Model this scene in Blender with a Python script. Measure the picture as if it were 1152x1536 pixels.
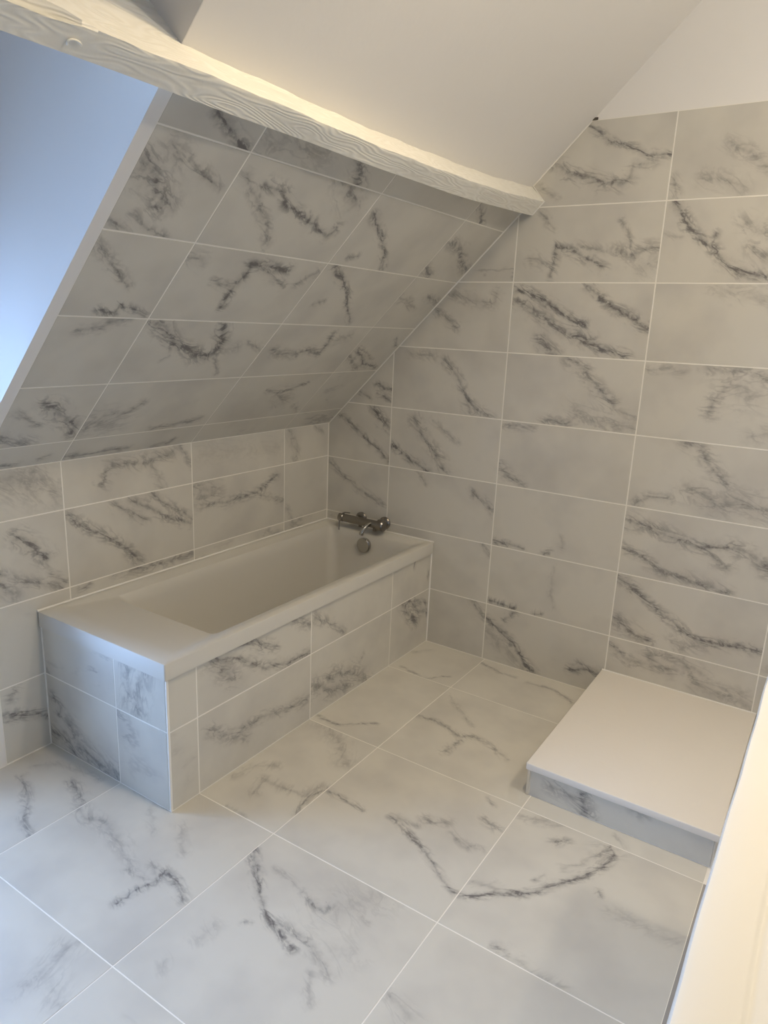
import bpy, bmesh, math, random
from mathutils import Matrix, Vector

# ------------------------------------------------------------------ clear
for o in list(bpy.data.objects):
    bpy.data.objects.remove(o, do_unlink=True)
sc = bpy.context.scene
COL = sc.collection
random.seed(7)

# ------------------------------------------------------------------ camera
CAM_POS = Vector((2.3187, -3.0264, 1.5893))
YAW, PITCH, ROLL = 0.5709, -0.2568, 0.0429
fw = Vector((-math.sin(YAW) * math.cos(PITCH), math.cos(YAW) * math.cos(PITCH), math.sin(PITCH)))
rt = fw.cross(Vector((0, 0, 1))).normalized()
up = rt.cross(fw)
rt, up = math.cos(ROLL) * rt + math.sin(ROLL) * up, -math.sin(ROLL) * rt + math.cos(ROLL) * up
cam_d = bpy.data.cameras.new('camera')
cam = bpy.data.objects.new('camera', cam_d)
COL.objects.link(cam)
cam_d.sensor_fit = 'VERTICAL'
cam_d.sensor_height = 24.0
cam_d.lens = 24.0 * 1067.66 / 1536.0
cam_d.clip_start = 0.02
M3 = Matrix((rt, up, -fw)).transposed()
cam.matrix_world = Matrix.Translation(CAM_POS) @ M3.to_4x4()
sc.camera = cam

# ------------------------------------------------------------------ sky, lamps, exposure
SKY_STRENGTH = 12.8
SKY_COLOR = (0.375, 0.59, 1.0)
BULB = (3.00, -1.20, 2.86)                       # bare bulb under the ceiling beyond the half wall
BULB_POWER, BULB_COLOR = 43.0, (1.0, 0.885, 0.71)
SPOTS = [(1.95, -1.60)]                          # recessed ceiling spot
SPOT_POWER, SPOT_COLOR = 82.0, (1.0, 0.79, 0.50)
CEIL_Z = 2.95
world = bpy.data.worlds.new('sky')
sc.world = world
world.use_nodes = True
bg = world.node_tree.nodes['Background']
bg.inputs[0].default_value = (*SKY_COLOR, 1)
bg.inputs[1].default_value = SKY_STRENGTH

portal_d = bpy.data.lights.new('window_portal', 'AREA')
portal_d.shape = 'RECTANGLE'
portal_d.size = 1.78
portal_d.size_y = 1.2
portal_d.cycles.is_portal = True
portal = bpy.data.objects.new('window_portal', portal_d)
COL.objects.link(portal)
portal.location = (-0.17, -2.54, 0.91)
portal.rotation_euler = (0, -math.pi / 2, 0)

for (sx_, sy_) in SPOTS:
    ld = bpy.data.lights.new('ceiling_spot', 'SPOT')
    ld.energy = SPOT_POWER
    ld.color = SPOT_COLOR
    ld.spot_size = math.radians(165)
    ld.spot_blend = 1.0
    ld.shadow_soft_size = 0.045
    lo = bpy.data.objects.new('ceiling_spot', ld)
    COL.objects.link(lo)
    lo.location = (sx_, sy_, CEIL_Z - 0.012)
ld = bpy.data.lights.new('bulb', 'POINT')
ld.energy = BULB_POWER
ld.color = BULB_COLOR
ld.shadow_soft_size = 0.045
lo = bpy.data.objects.new('bulb', ld)
COL.objects.link(lo)
lo.location = BULB

vs = sc.view_settings
vs.view_transform = 'Standard'
vs.look = 'None'
vs.gamma = 1.0
vs.use_curve_mapping = False
vs.exposure = 0.0

# ------------------------------------------------------------------ helpers
def tag(o, label=None, cat=None, group=None, kind=None):
    if label: o['label'] = label
    if cat: o['category'] = cat
    if group: o['group'] = group
    if kind: o['kind'] = kind
    return o

def link(name, me, mat, parent=None, mw=None):
    o = bpy.data.objects.new(name, me)
    COL.objects.link(o)
    if mat is not None and len(me.materials) == 0:
        me.materials.append(mat)
    if parent is not None:
        o.parent = parent
    if mw is not None:
        o.matrix_local = mw
    return o

def mesh_from_bm(name, bm, smooth=False):
    me = bpy.data.meshes.new(name)
    bmesh.ops.recalc_face_normals(bm, faces=bm.faces)
    bm.to_mesh(me)
    bm.free()
    if smooth:
        for p in me.polygons:
            p.use_smooth = True
    return me

def empty(name, loc=(0, 0, 0)):
    o = bpy.data.objects.new(name, None)
    COL.objects.link(o)
    o.location = loc
    o.empty_display_size = 0.1
    return o

def bm_box(bm, x0, x1, y0, y1, z0, z1):
    v = [bm.verts.new((x, y, z)) for x in (x0, x1) for y in (y0, y1) for z in (z0, z1)]
    for f in ((0, 1, 3, 2), (4, 6, 7, 5), (0, 4, 5, 1), (2, 3, 7, 6), (0, 2, 6, 4), (1, 5, 7, 3)):
        bm.faces.new([v[i] for i in f])

def box_obj(name, mat, parent, x0, x1, y0, y1, z0, z1, bevel=0.0, seg=2):
    bm = bmesh.new()
    bm_box(bm, x0, x1, y0, y1, z0, z1)
    if bevel:
        bmesh.ops.bevel(bm, geom=list(bm.edges), offset=bevel, segments=seg, affect='EDGES', profile=0.5)
    return link(name, mesh_from_bm(name, bm, bool(bevel) and seg > 2), mat, parent)

def bm_prism(bm, poly, to3d, n, t):
    """extrude a 2-D polygon (in a plane given by to3d) back along -n by t"""
    a = [bm.verts.new(to3d(p)) for p in poly]
    b = [bm.verts.new(to3d(p) - n * t) for p in poly]
    bm.faces.new(a)
    bm.faces.new(b[::-1])
    k = len(poly)
    for i in range(k):
        j = (i + 1) % k
        bm.faces.new((a[i], b[i], b[j], a[j]))

def bm_tube(bm, pts, r, seg=14, cap=True):
    pts = [Vector(p) for p in pts]
    rings = []
    t0 = (pts[1] - pts[0]).normalized()
    ref = Vector((0, 0, 1)) if abs(t0.z) < 0.9 else Vector((1, 0, 0))
    a = t0.cross(ref).normalized()
    for i, p in enumerate(pts):
        t = (pts[min(i + 1, len(pts) - 1)] - pts[max(i - 1, 0)]).normalized()
        a = (a - t * a.dot(t)).normalized()
        b = t.cross(a)
        rr = r[i] if isinstance(r, (list, tuple)) else r
        rings.append([bm.verts.new(p + (a * math.cos(2 * math.pi * k / seg) + b * math.sin(2 * math.pi * k / seg)) * rr) for k in range(seg)])
    for i in range(len(rings) - 1):
        for k in range(seg):
            l = (k + 1) % seg
            bm.faces.new((rings[i][k], rings[i][l], rings[i + 1][l], rings[i + 1][k]))
    if cap:
        bm.faces.new(rings[0][::-1])
        bm.faces.new(rings[-1])

def tube_obj(name, mat, parent, pts, r, seg=14):
    bm = bmesh.new()
    bm_tube(bm, pts, r, seg)
    me = mesh_from_bm(name, bm, True)
    o = link(name, me, mat, parent)
    auto_smooth(me)
    return o

def auto_smooth(me, deg=35):
    bm = bmesh.new()
    bm.from_mesh(me)
    for e in bm.edges:
        if len(e.link_faces) == 2 and e.calc_face_angle(0) > math.radians(deg):
            e.smooth = False
    bm.to_mesh(me)
    bm.free()

# ------------------------------------------------------------------ materials
def new_mat(name):
    m = bpy.data.materials.new(name)
    m.use_nodes = True
    nt = m.node_tree
    return m, nt, nt.nodes['Principled BSDF']

def N(nt, typ, **kw):
    n = nt.nodes.new(typ)
    for k, v in kw.items():
        setattr(n, k, v)
    return n

def plain(name, col, rough=0.5, metal=0.0, bump=0.0, bscale=60.0, var=0.03, vscale=4.0, spec=0.5, bdetail=3.0):
    m, nt, b = new_mat(name)
    tc = N(nt, 'ShaderNodeTexCoord')
    nz = N(nt, 'ShaderNodeTexNoise')
    nz.inputs['Scale'].default_value = vscale
    nz.inputs['Detail'].default_value = 4
    nt.links.new(tc.outputs['Object'], nz.inputs['Vector'])
    mx = N(nt, 'ShaderNodeMix', data_type='RGBA')
    mx.inputs[6].default_value = (*[max(0, c * (1 - var)) for c in col], 1)
    mx.inputs[7].default_value = (*[min(1, c * (1 + var)) for c in col], 1)
    nt.links.new(nz.outputs[0], mx.inputs[0])
    nt.links.new(mx.outputs[2], b.inputs['Base Color'])
    b.inputs['Roughness'].default_value = rough
    b.inputs['Metallic'].default_value = metal
    b.inputs['Specular IOR Level'].default_value = spec
    if bump:
        nb = N(nt, 'ShaderNodeTexNoise')
        nb.inputs['Scale'].default_value = bscale
        nb.inputs['Detail'].default_value = bdetail
        nt.links.new(tc.outputs['Object'], nb.inputs['Vector'])
        bp = N(nt, 'ShaderNodeBump')
        bp.inputs['Strength'].default_value = 1.0
        bp.inputs['Distance'].default_value = bump
        nt.links.new(nb.outputs[0], bp.inputs['Height'])
        nt.links.new(bp.outputs[0], b.inputs['Normal'])
    return m

M_PLASTER = plain('white_plaster', (0.84, 0.82, 0.79), 0.75, bump=0.0006, bscale=30, var=0.02, vscale=2)
M_DIM_WALL = plain('dim_unseen_wall', (0.42, 0.40, 0.37), 0.85, bump=0.0005, bscale=20)  # dark finish made up for the unseen walls, to cut bounced light
M_GROUT = plain('pale_grout', (0.88, 0.85, 0.78), 0.85, bump=0.0002, bscale=400)
M_SEAL = plain('white_sealant', (0.88, 0.86, 0.81), 0.4)
M_MORTAR = plain('grey_mortar', (0.36, 0.34, 0.31), 0.9, bump=0.001, bscale=120)
M_TUB = plain('white_acrylic', (0.63, 0.61, 0.555), 0.42, var=0.01)
M_CHROME = plain('chrome', (0.46, 0.45, 0.43), 0.14, metal=1.0, var=0.02)
M_CHROME_SATIN = plain('satin_chrome', (0.27, 0.25, 0.225), 0.28, metal=1.0, var=0.02)
M_TRAY = plain('matt_white_tray', (0.82, 0.78, 0.72), 0.5, bump=0.0005, bscale=55, var=0.015)
M_ALU = plain('aluminium_trim', (0.72, 0.72, 0.72), 0.3, metal=1.0)
M_GLOSS = plain('gloss_white_paint', (0.93, 0.91, 0.85), 0.2, bump=0.002, bscale=7, var=0.02, bdetail=1.5)
M_FRAME = plain('white_window_paint', (0.8, 0.8, 0.8), 0.4)

def pane_mat():
    m, nt, b = new_mat('window_glass')
    tr = N(nt, 'ShaderNodeBsdfTransparent')
    gl = N(nt, 'ShaderNodeBsdfGlossy')
    gl.inputs['Roughness'].default_value = 0.02
    fr = N(nt, 'ShaderNodeFresnel')
    fr.inputs['IOR'].default_value = 1.3
    mx = N(nt, 'ShaderNodeMixShader')
    nt.links.new(fr.outputs[0], mx.inputs[0])
    nt.links.new(tr.outputs[0], mx.inputs[1])
    nt.links.new(gl.outputs[0], mx.inputs[2])
    nt.links.new(mx.outputs[0], nt.nodes['Material Output'].inputs[0])
    return m
M_PANE = pane_mat()

def beam_mat():
    m, nt, b = new_mat('cream_painted_wood')
    tc = N(nt, 'ShaderNodeTexCoord')
    mp = N(nt, 'ShaderNodeMapping')
    mp.inputs['Scale'].default_value = (1.0, 0.16, 1.0)
    nt.links.new(tc.outputs['Object'], mp.inputs[0])
    nz = N(nt, 'ShaderNodeTexNoise')
    nz.inputs['Scale'].default_value = 14
    nz.inputs['Detail'].default_value = 2
    nt.links.new(mp.outputs[0], nz.inputs['Vector'])
    wv = N(nt, 'ShaderNodeMath', operation='MULTIPLY')
    nt.links.new(nz.outputs[0], wv.inputs[0])
    wv.inputs[1].default_value = 130.0
    sn = N(nt, 'ShaderNodeMath', operation='SINE')
    nt.links.new(wv.outputs[0], sn.inputs[0])
    fine = N(nt, 'ShaderNodeTexNoise')
    fine.inputs['Scale'].default_value = 90
    nt.links.new(tc.outputs['Object'], fine.inputs['Vector'])
    ad = N(nt, 'ShaderNodeMath', operation='MULTIPLY_ADD')
    nt.links.new(fine.outputs[0], ad.inputs[0])
    ad.inputs[1].default_value = 0.8
    nt.links.new(sn.outputs[0], ad.inputs[2])
    bp = N(nt, 'ShaderNodeBump')
    bp.inputs['Strength'].default_value = 0.8
    bp.inputs['Distance'].default_value = 0.00045
    nt.links.new(ad.outputs[0], bp.inputs['Height'])
    nt.links.new(bp.outputs[0], b.inputs['Normal'])
    mr = N(nt, 'ShaderNodeMapRange')
    mr.inputs[1].default_value = -1
    mr.inputs[2].default_value = 1
    nt.links.new(sn.outputs[0], mr.inputs[0])
    mx = N(nt, 'ShaderNodeMix', data_type='RGBA')
    mx.inputs[6].default_value = (0.845, 0.82, 0.74, 1)
    mx.inputs[7].default_value = (0.89, 0.87, 0.80, 1)
    nt.links.new(mr.outputs[0], mx.inputs[0])
    nt.links.new(mx.outputs[2], b.inputs['Base Color'])
    b.inputs['Roughness'].default_value = 0.5
    return m
M_BEAM = beam_mat()

# --- marble: white porcelain with dark veins that follow traced lines in the tile's own plane
def group_segment():
    g = bpy.data.node_groups.new('vein_segment', 'ShaderNodeTree')
    for n, t in (('P', 'NodeSocketVector'), ('A', 'NodeSocketVector'), ('D', 'NodeSocketVector'), ('Inv', 'NodeSocketFloat')):
        g.interface.new_socket(n, in_out='INPUT', socket_type=t)
    g.interface.new_socket('Dist', in_out='OUTPUT', socket_type='NodeSocketFloat')
    gi, go = g.nodes.new('NodeGroupInput'), g.nodes.new('NodeGroupOutput')
    sub = N(g, 'ShaderNodeVectorMath', operation='SUBTRACT')
    g.links.new(gi.outputs['P'], sub.inputs[0]); g.links.new(gi.outputs['A'], sub.inputs[1])
    dot = N(g, 'ShaderNodeVectorMath', operation='DOT_PRODUCT')
    g.links.new(sub.outputs[0], dot.inputs[0]); g.links.new(gi.outputs['D'], dot.inputs[1])
    t = N(g, 'ShaderNodeMath', operation='MULTIPLY', use_clamp=True)
    g.links.new(dot.outputs['Value'], t.inputs[0]); g.links.new(gi.outputs['Inv'], t.inputs[1])
    sc_ = N(g, 'ShaderNodeVectorMath', operation='SCALE')
    g.links.new(gi.outputs['D'], sc_.inputs[0]); g.links.new(t.outputs[0], sc_.inputs['Scale'])
    s2 = N(g, 'ShaderNodeVectorMath', operation='SUBTRACT')
    g.links.new(sub.outputs[0], s2.inputs[0]); g.links.new(sc_.outputs[0], s2.inputs[1])
    ln = N(g, 'ShaderNodeVectorMath', operation='LENGTH')
    g.links.new(s2.outputs[0], ln.inputs[0])
    g.links.new(ln.outputs['Value'], go.inputs[0])
    return g
G_SEG = group_segment()

def group_profile():
    """distance -> feathered vein darkness: a thin core inside a broken soft halo"""
    g = bpy.data.node_groups.new('vein_profile', 'ShaderNodeTree')
    for n in ('Dist', 'Width', 'Strength', 'Noise', 'Fine', 'Ridge'):
        g.interface.new_socket(n, in_out='INPUT', socket_type='NodeSocketFloat')
    g.interface.new_socket('Value', in_out='OUTPUT', socket_type='NodeSocketFloat')
    gi, go = g.nodes.new('NodeGroupInput'), g.nodes.new('NodeGroupOutput')
    def math_(op, a, b, c=None, clamp=False):
        n = N(g, 'ShaderNodeMath', operation=op, use_clamp=clamp)
        for i, x in enumerate((a, b, c)):
            if x is None: continue
            if isinstance(x, (int, float)): n.inputs[i].default_value = x
            else: g.links.new(x, n.inputs[i])
        return n.outputs[0]
    r = math_('DIVIDE', gi.outputs['Dist'], gi.outputs['Width'])
    f0 = math_('SUBTRACT', gi.outputs['Fine'], 0.5)
    n0 = math_('SUBTRACT', gi.outputs['Noise'], 0.5)
    def ramp(x, a, b, hi):
        m = N(g, 'ShaderNodeMapRange', interpolation_type='SMOOTHSTEP')
        g.links.new(x, m.inputs[0])
        m.inputs[1].default_value = a; m.inputs[2].default_value = b
        m.inputs[3].default_value = 0.0; m.inputs[4].default_value = hi
        return m.outputs[0]
    # dark thread, breaking up and swelling along its run
    rc = math_('MULTIPLY_ADD', f0, 3.6, math_('MULTIPLY_ADD', n0, -3.2, r))
    core = ramp(rc, 1.3, -1.3, 0.80)
    # smoky grey band around it, torn by the fine noise
    rh = math_('MULTIPLY_ADD', f0, 6.0, math_('MULTIPLY_ADD', n0, 4.0, r))
    halo = ramp(rh, 3.6, -1.8, 0.60)
    # wisps running beside the thread
    fall = ramp(math_('MULTIPLY_ADD', n0, -5.0, r), 4.6, 0.3, 0.75)
    wisp = math_('MULTIPLY', fall, gi.outputs['Ridge'])
    s = math_('ADD', math_('ADD', core, halo), wisp)
    s = math_('MULTIPLY', s, gi.outputs['Strength'], clamp=True)
    g.links.new(s, go.inputs[0])
    return g
G_PRO = group_profile()

MARBLE_BASE = (0.645, 0.620, 0.552)
MARBLE_CLOUD = (0.545, 0.524, 0.475)
MARBLE_DARK = (0.175, 0.165, 0.16)

def marble(name, veins, seed, generic=0.0):
    m, nt, b = new_mat(name)
    L = nt.links.new
    tc = N(nt, 'ShaderNodeTexCoord')
    off = N(nt, 'ShaderNodeVectorMath', operation='ADD')
    off.inputs[1].default_value = (seed * 3.17, seed * 1.71, seed * 0.77)
    L(tc.outputs['Object'], off.inputs[0])
    if generic:
        oi = N(nt, 'ShaderNodeObjectInfo')
        ml = N(nt, 'ShaderNodeMath', operation='MULTIPLY')
        L(oi.outputs['Random'], ml.inputs[0]); ml.inputs[1].default_value = 37.0
        off2 = N(nt, 'ShaderNodeVectorMath', operation='ADD')
        L(off.outputs[0], off2.inputs[0]); L(ml.outputs[0], off2.inputs[1])
        off = off2
    def noise(scale, detail=3.0, rough=0.55):
        n = N(nt, 'ShaderNodeTexNoise')
        n.inputs['Scale'].default_value = scale
        n.inputs['Detail'].default_value = detail
        n.inputs['Roughness'].default_value = rough
        L(off.outputs[0], n.inputs['Vector'])
        return n
    nmid, nfine, nbig = noise(13, 5, 0.62), noise(34, 6, 0.7), noise(4.5, 3, 0.5)
    # warped position
    w1 = N(nt, 'ShaderNodeVectorMath', operation='SUBTRACT')
    L(nmid.outputs['Color'], w1.inputs[0]); w1.inputs[1].default_value = (0.5, 0.5, 0.5)
    w2 = N(nt, 'ShaderNodeVectorMath', operation='MULTIPLY')
    L(w1.outputs[0], w2.inputs[0]); w2.inputs[1].default_value = (0.042, 0.042, 0.0)
    w3 = N(nt, 'ShaderNodeVectorMath', operation='MULTIPLY_ADD')
    L(tc.outputs['Object'], w3.inputs[0]); w3.inputs[1].default_value = (1, 1, 0)
    L(w2.outputs[0], w3.inputs[2])
    # filaments stretched along this tile's main vein direction
    ca = sa = 0.0
    for (w, st, pts) in veins:
        for (a, c) in zip(pts[:-1], pts[1:]):
            ang = math.atan2(c[1] - a[1], c[0] - a[0]); l = math.hypot(c[0] - a[0], c[1] - a[1])
            ca += l * math.cos(2 * ang); sa += l * math.sin(2 * ang)
    theta = 0.5 * math.atan2(sa, ca) if veins else -0.6
    mr_ = N(nt, 'ShaderNodeMapping', vector_type='TEXTURE')
    mr_.inputs['Rotation'].default_value = (0, 0, theta)
    mr_.inputs['Scale'].default_value = (2.6, 1.0, 1.0)
    L(off.outputs[0], mr_.inputs[0])
    nri = N(nt, 'ShaderNodeTexNoise')
    nri.inputs['Scale'].default_value = 22; nri.inputs['Detail'].default_value = 4; nri.inputs['Roughness'].default_value = 0.6
    nri.inputs['Distortion'].default_value = 0.6
    L(mr_.outputs[0], nri.inputs['Vector'])
    ra = N(nt, 'ShaderNodeMath', operation='SUBTRACT'); L(nri.outputs[0], ra.inputs[0]); ra.inputs[1].default_value = 0.5
    rb = N(nt, 'ShaderNodeMath', operation='ABSOLUTE'); L(ra.outputs[0], rb.inputs[0])
    rd = N(nt, 'ShaderNodeMapRange', interpolation_type='SMOOTHSTEP'); L(rb.outputs[0], rd.inputs[0])
    rd.inputs[1].default_value = 0.07; rd.inputs[2].default_value = 0.0
    total = None
    def combine(v):
        nonlocal total
        if total is None:
            total = v
        else:
            mxn = N(nt, 'ShaderNodeMath', operation='MAXIMUM')
            L(total, mxn.inputs[0]); L(v, mxn.inputs[1])
            total = mxn.outputs[0]
    for (w, st, pts) in veins:
        dist = None
        for (a, c) in zip(pts[:-1], pts[1:]):
            d = (c[0] - a[0], c[1] - a[1])
            l2 = max(1e-8, d[0] ** 2 + d[1] ** 2)
            s = N(nt, 'ShaderNodeGroup'); s.node_tree = G_SEG
            L(w3.outputs[0], s.inputs['P'])
            s.inputs['A'].default_value = (a[0], a[1], 0)
            s.inputs['D'].default_value = (d[0], d[1], 0)
            s.inputs['Inv'].default_value = 1 / l2
            if dist is None:
                dist = s.outputs[0]
            else:
                mn = N(nt, 'ShaderNodeMath', operation='MINIMUM')
                L(dist, mn.inputs[0]); L(s.outputs[0], mn.inputs[1])
                dist = mn.outputs[0]
        p = N(nt, 'ShaderNodeGroup'); p.node_tree = G_PRO
        L(dist, p.inputs['Dist'])
        p.inputs['Width'].default_value = w * 0.001
        p.inputs['Strength'].default_value = st
        L(nmid.outputs[0], p.inputs['Noise'])
        L(nfine.outputs[0], p.inputs['Fine'])
        L(rd.outputs[0], p.inputs['Ridge'])
        combine(p.outputs[0])
    if generic:
        # veins nobody traced: ridges of a slanted noise, broken up by a coarse mask
        mp = N(nt, 'ShaderNodeMapping')
        mp.inputs['Rotation'].default_value = (0, 0, 0.7)
        mp.inputs['Scale'].default_value = (1.0, 2.6, 1.0)
        L(off.outputs[0], mp.inputs[0])
        nr = N(nt, 'ShaderNodeTexNoise')
        nr.inputs['Scale'].default_value = 2.3; nr.inputs['Detail'].default_value = 5
        nr.inputs['Roughness'].default_value = 0.6
        L(mp.outputs[0], nr.inputs['Vector'])
        s1 = N(nt, 'ShaderNodeMath', operation='SUBTRACT'); L(nr.outputs[0], s1.inputs[0]); s1.inputs[1].default_value = 0.5
        s2 = N(nt, 'ShaderNodeMath', operation='ABSOLUTE'); L(s1.outputs[0], s2.inputs[0])
        s3 = N(nt, 'ShaderNodeMapRange', interpolation_type='SMOOTHSTEP'); L(s2.outputs[0], s3.inputs[0])
        s3.inputs[1].default_value = 0.035; s3.inputs[2].default_value = 0.0
        mk = N(nt, 'ShaderNodeMapRange', interpolation_type='SMOOTHSTEP'); L(nbig.outputs[0], mk.inputs[0])
        mk.inputs[1].default_value = 0.45; mk.inputs[2].default_value = 0.65
        s4 = N(nt, 'ShaderNodeMath', operation='MULTIPLY'); L(s3.outputs[0], s4.inputs[0]); L(mk.outputs[0], s4.inputs[1])
        s5 = N(nt, 'ShaderNodeMath', operation='MULTIPLY'); L(s4.outputs[0], s5.inputs[0]); s5.inputs[1].default_value = generic
        combine(s5.outputs[0])
    cl = N(nt, 'ShaderNodeMapRange'); L(nbig.outputs[0], cl.inputs[0])
    cl.inputs[1].default_value = 0.42; cl.inputs[2].default_value = 0.75
    base = N(nt, 'ShaderNodeMix', data_type='RGBA')
    base.inputs[6].default_value = (*MARBLE_BASE, 1)
    base.inputs[7].default_value = (*MARBLE_CLOUD, 1)
    L(cl.outputs[0], base.inputs[0])
    out = base.outputs[2]
    if total is not None:
        vm = N(nt, 'ShaderNodeMix', data_type='RGBA')
        L(total, vm.inputs[0]); L(out, vm.inputs[6])
        vm.inputs[7].default_value = (*MARBLE_DARK, 1)
        out = vm.outputs[2]
    L(out, b.inputs['Base Color'])
    b.inputs['Roughness'].default_value = 0.36
    b.inputs['Specular IOR Level'].default_value = 0.45
    return m

M_MARBLE_PLAIN = marble('marble_tile', [], 3.0, generic=0.4)

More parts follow.
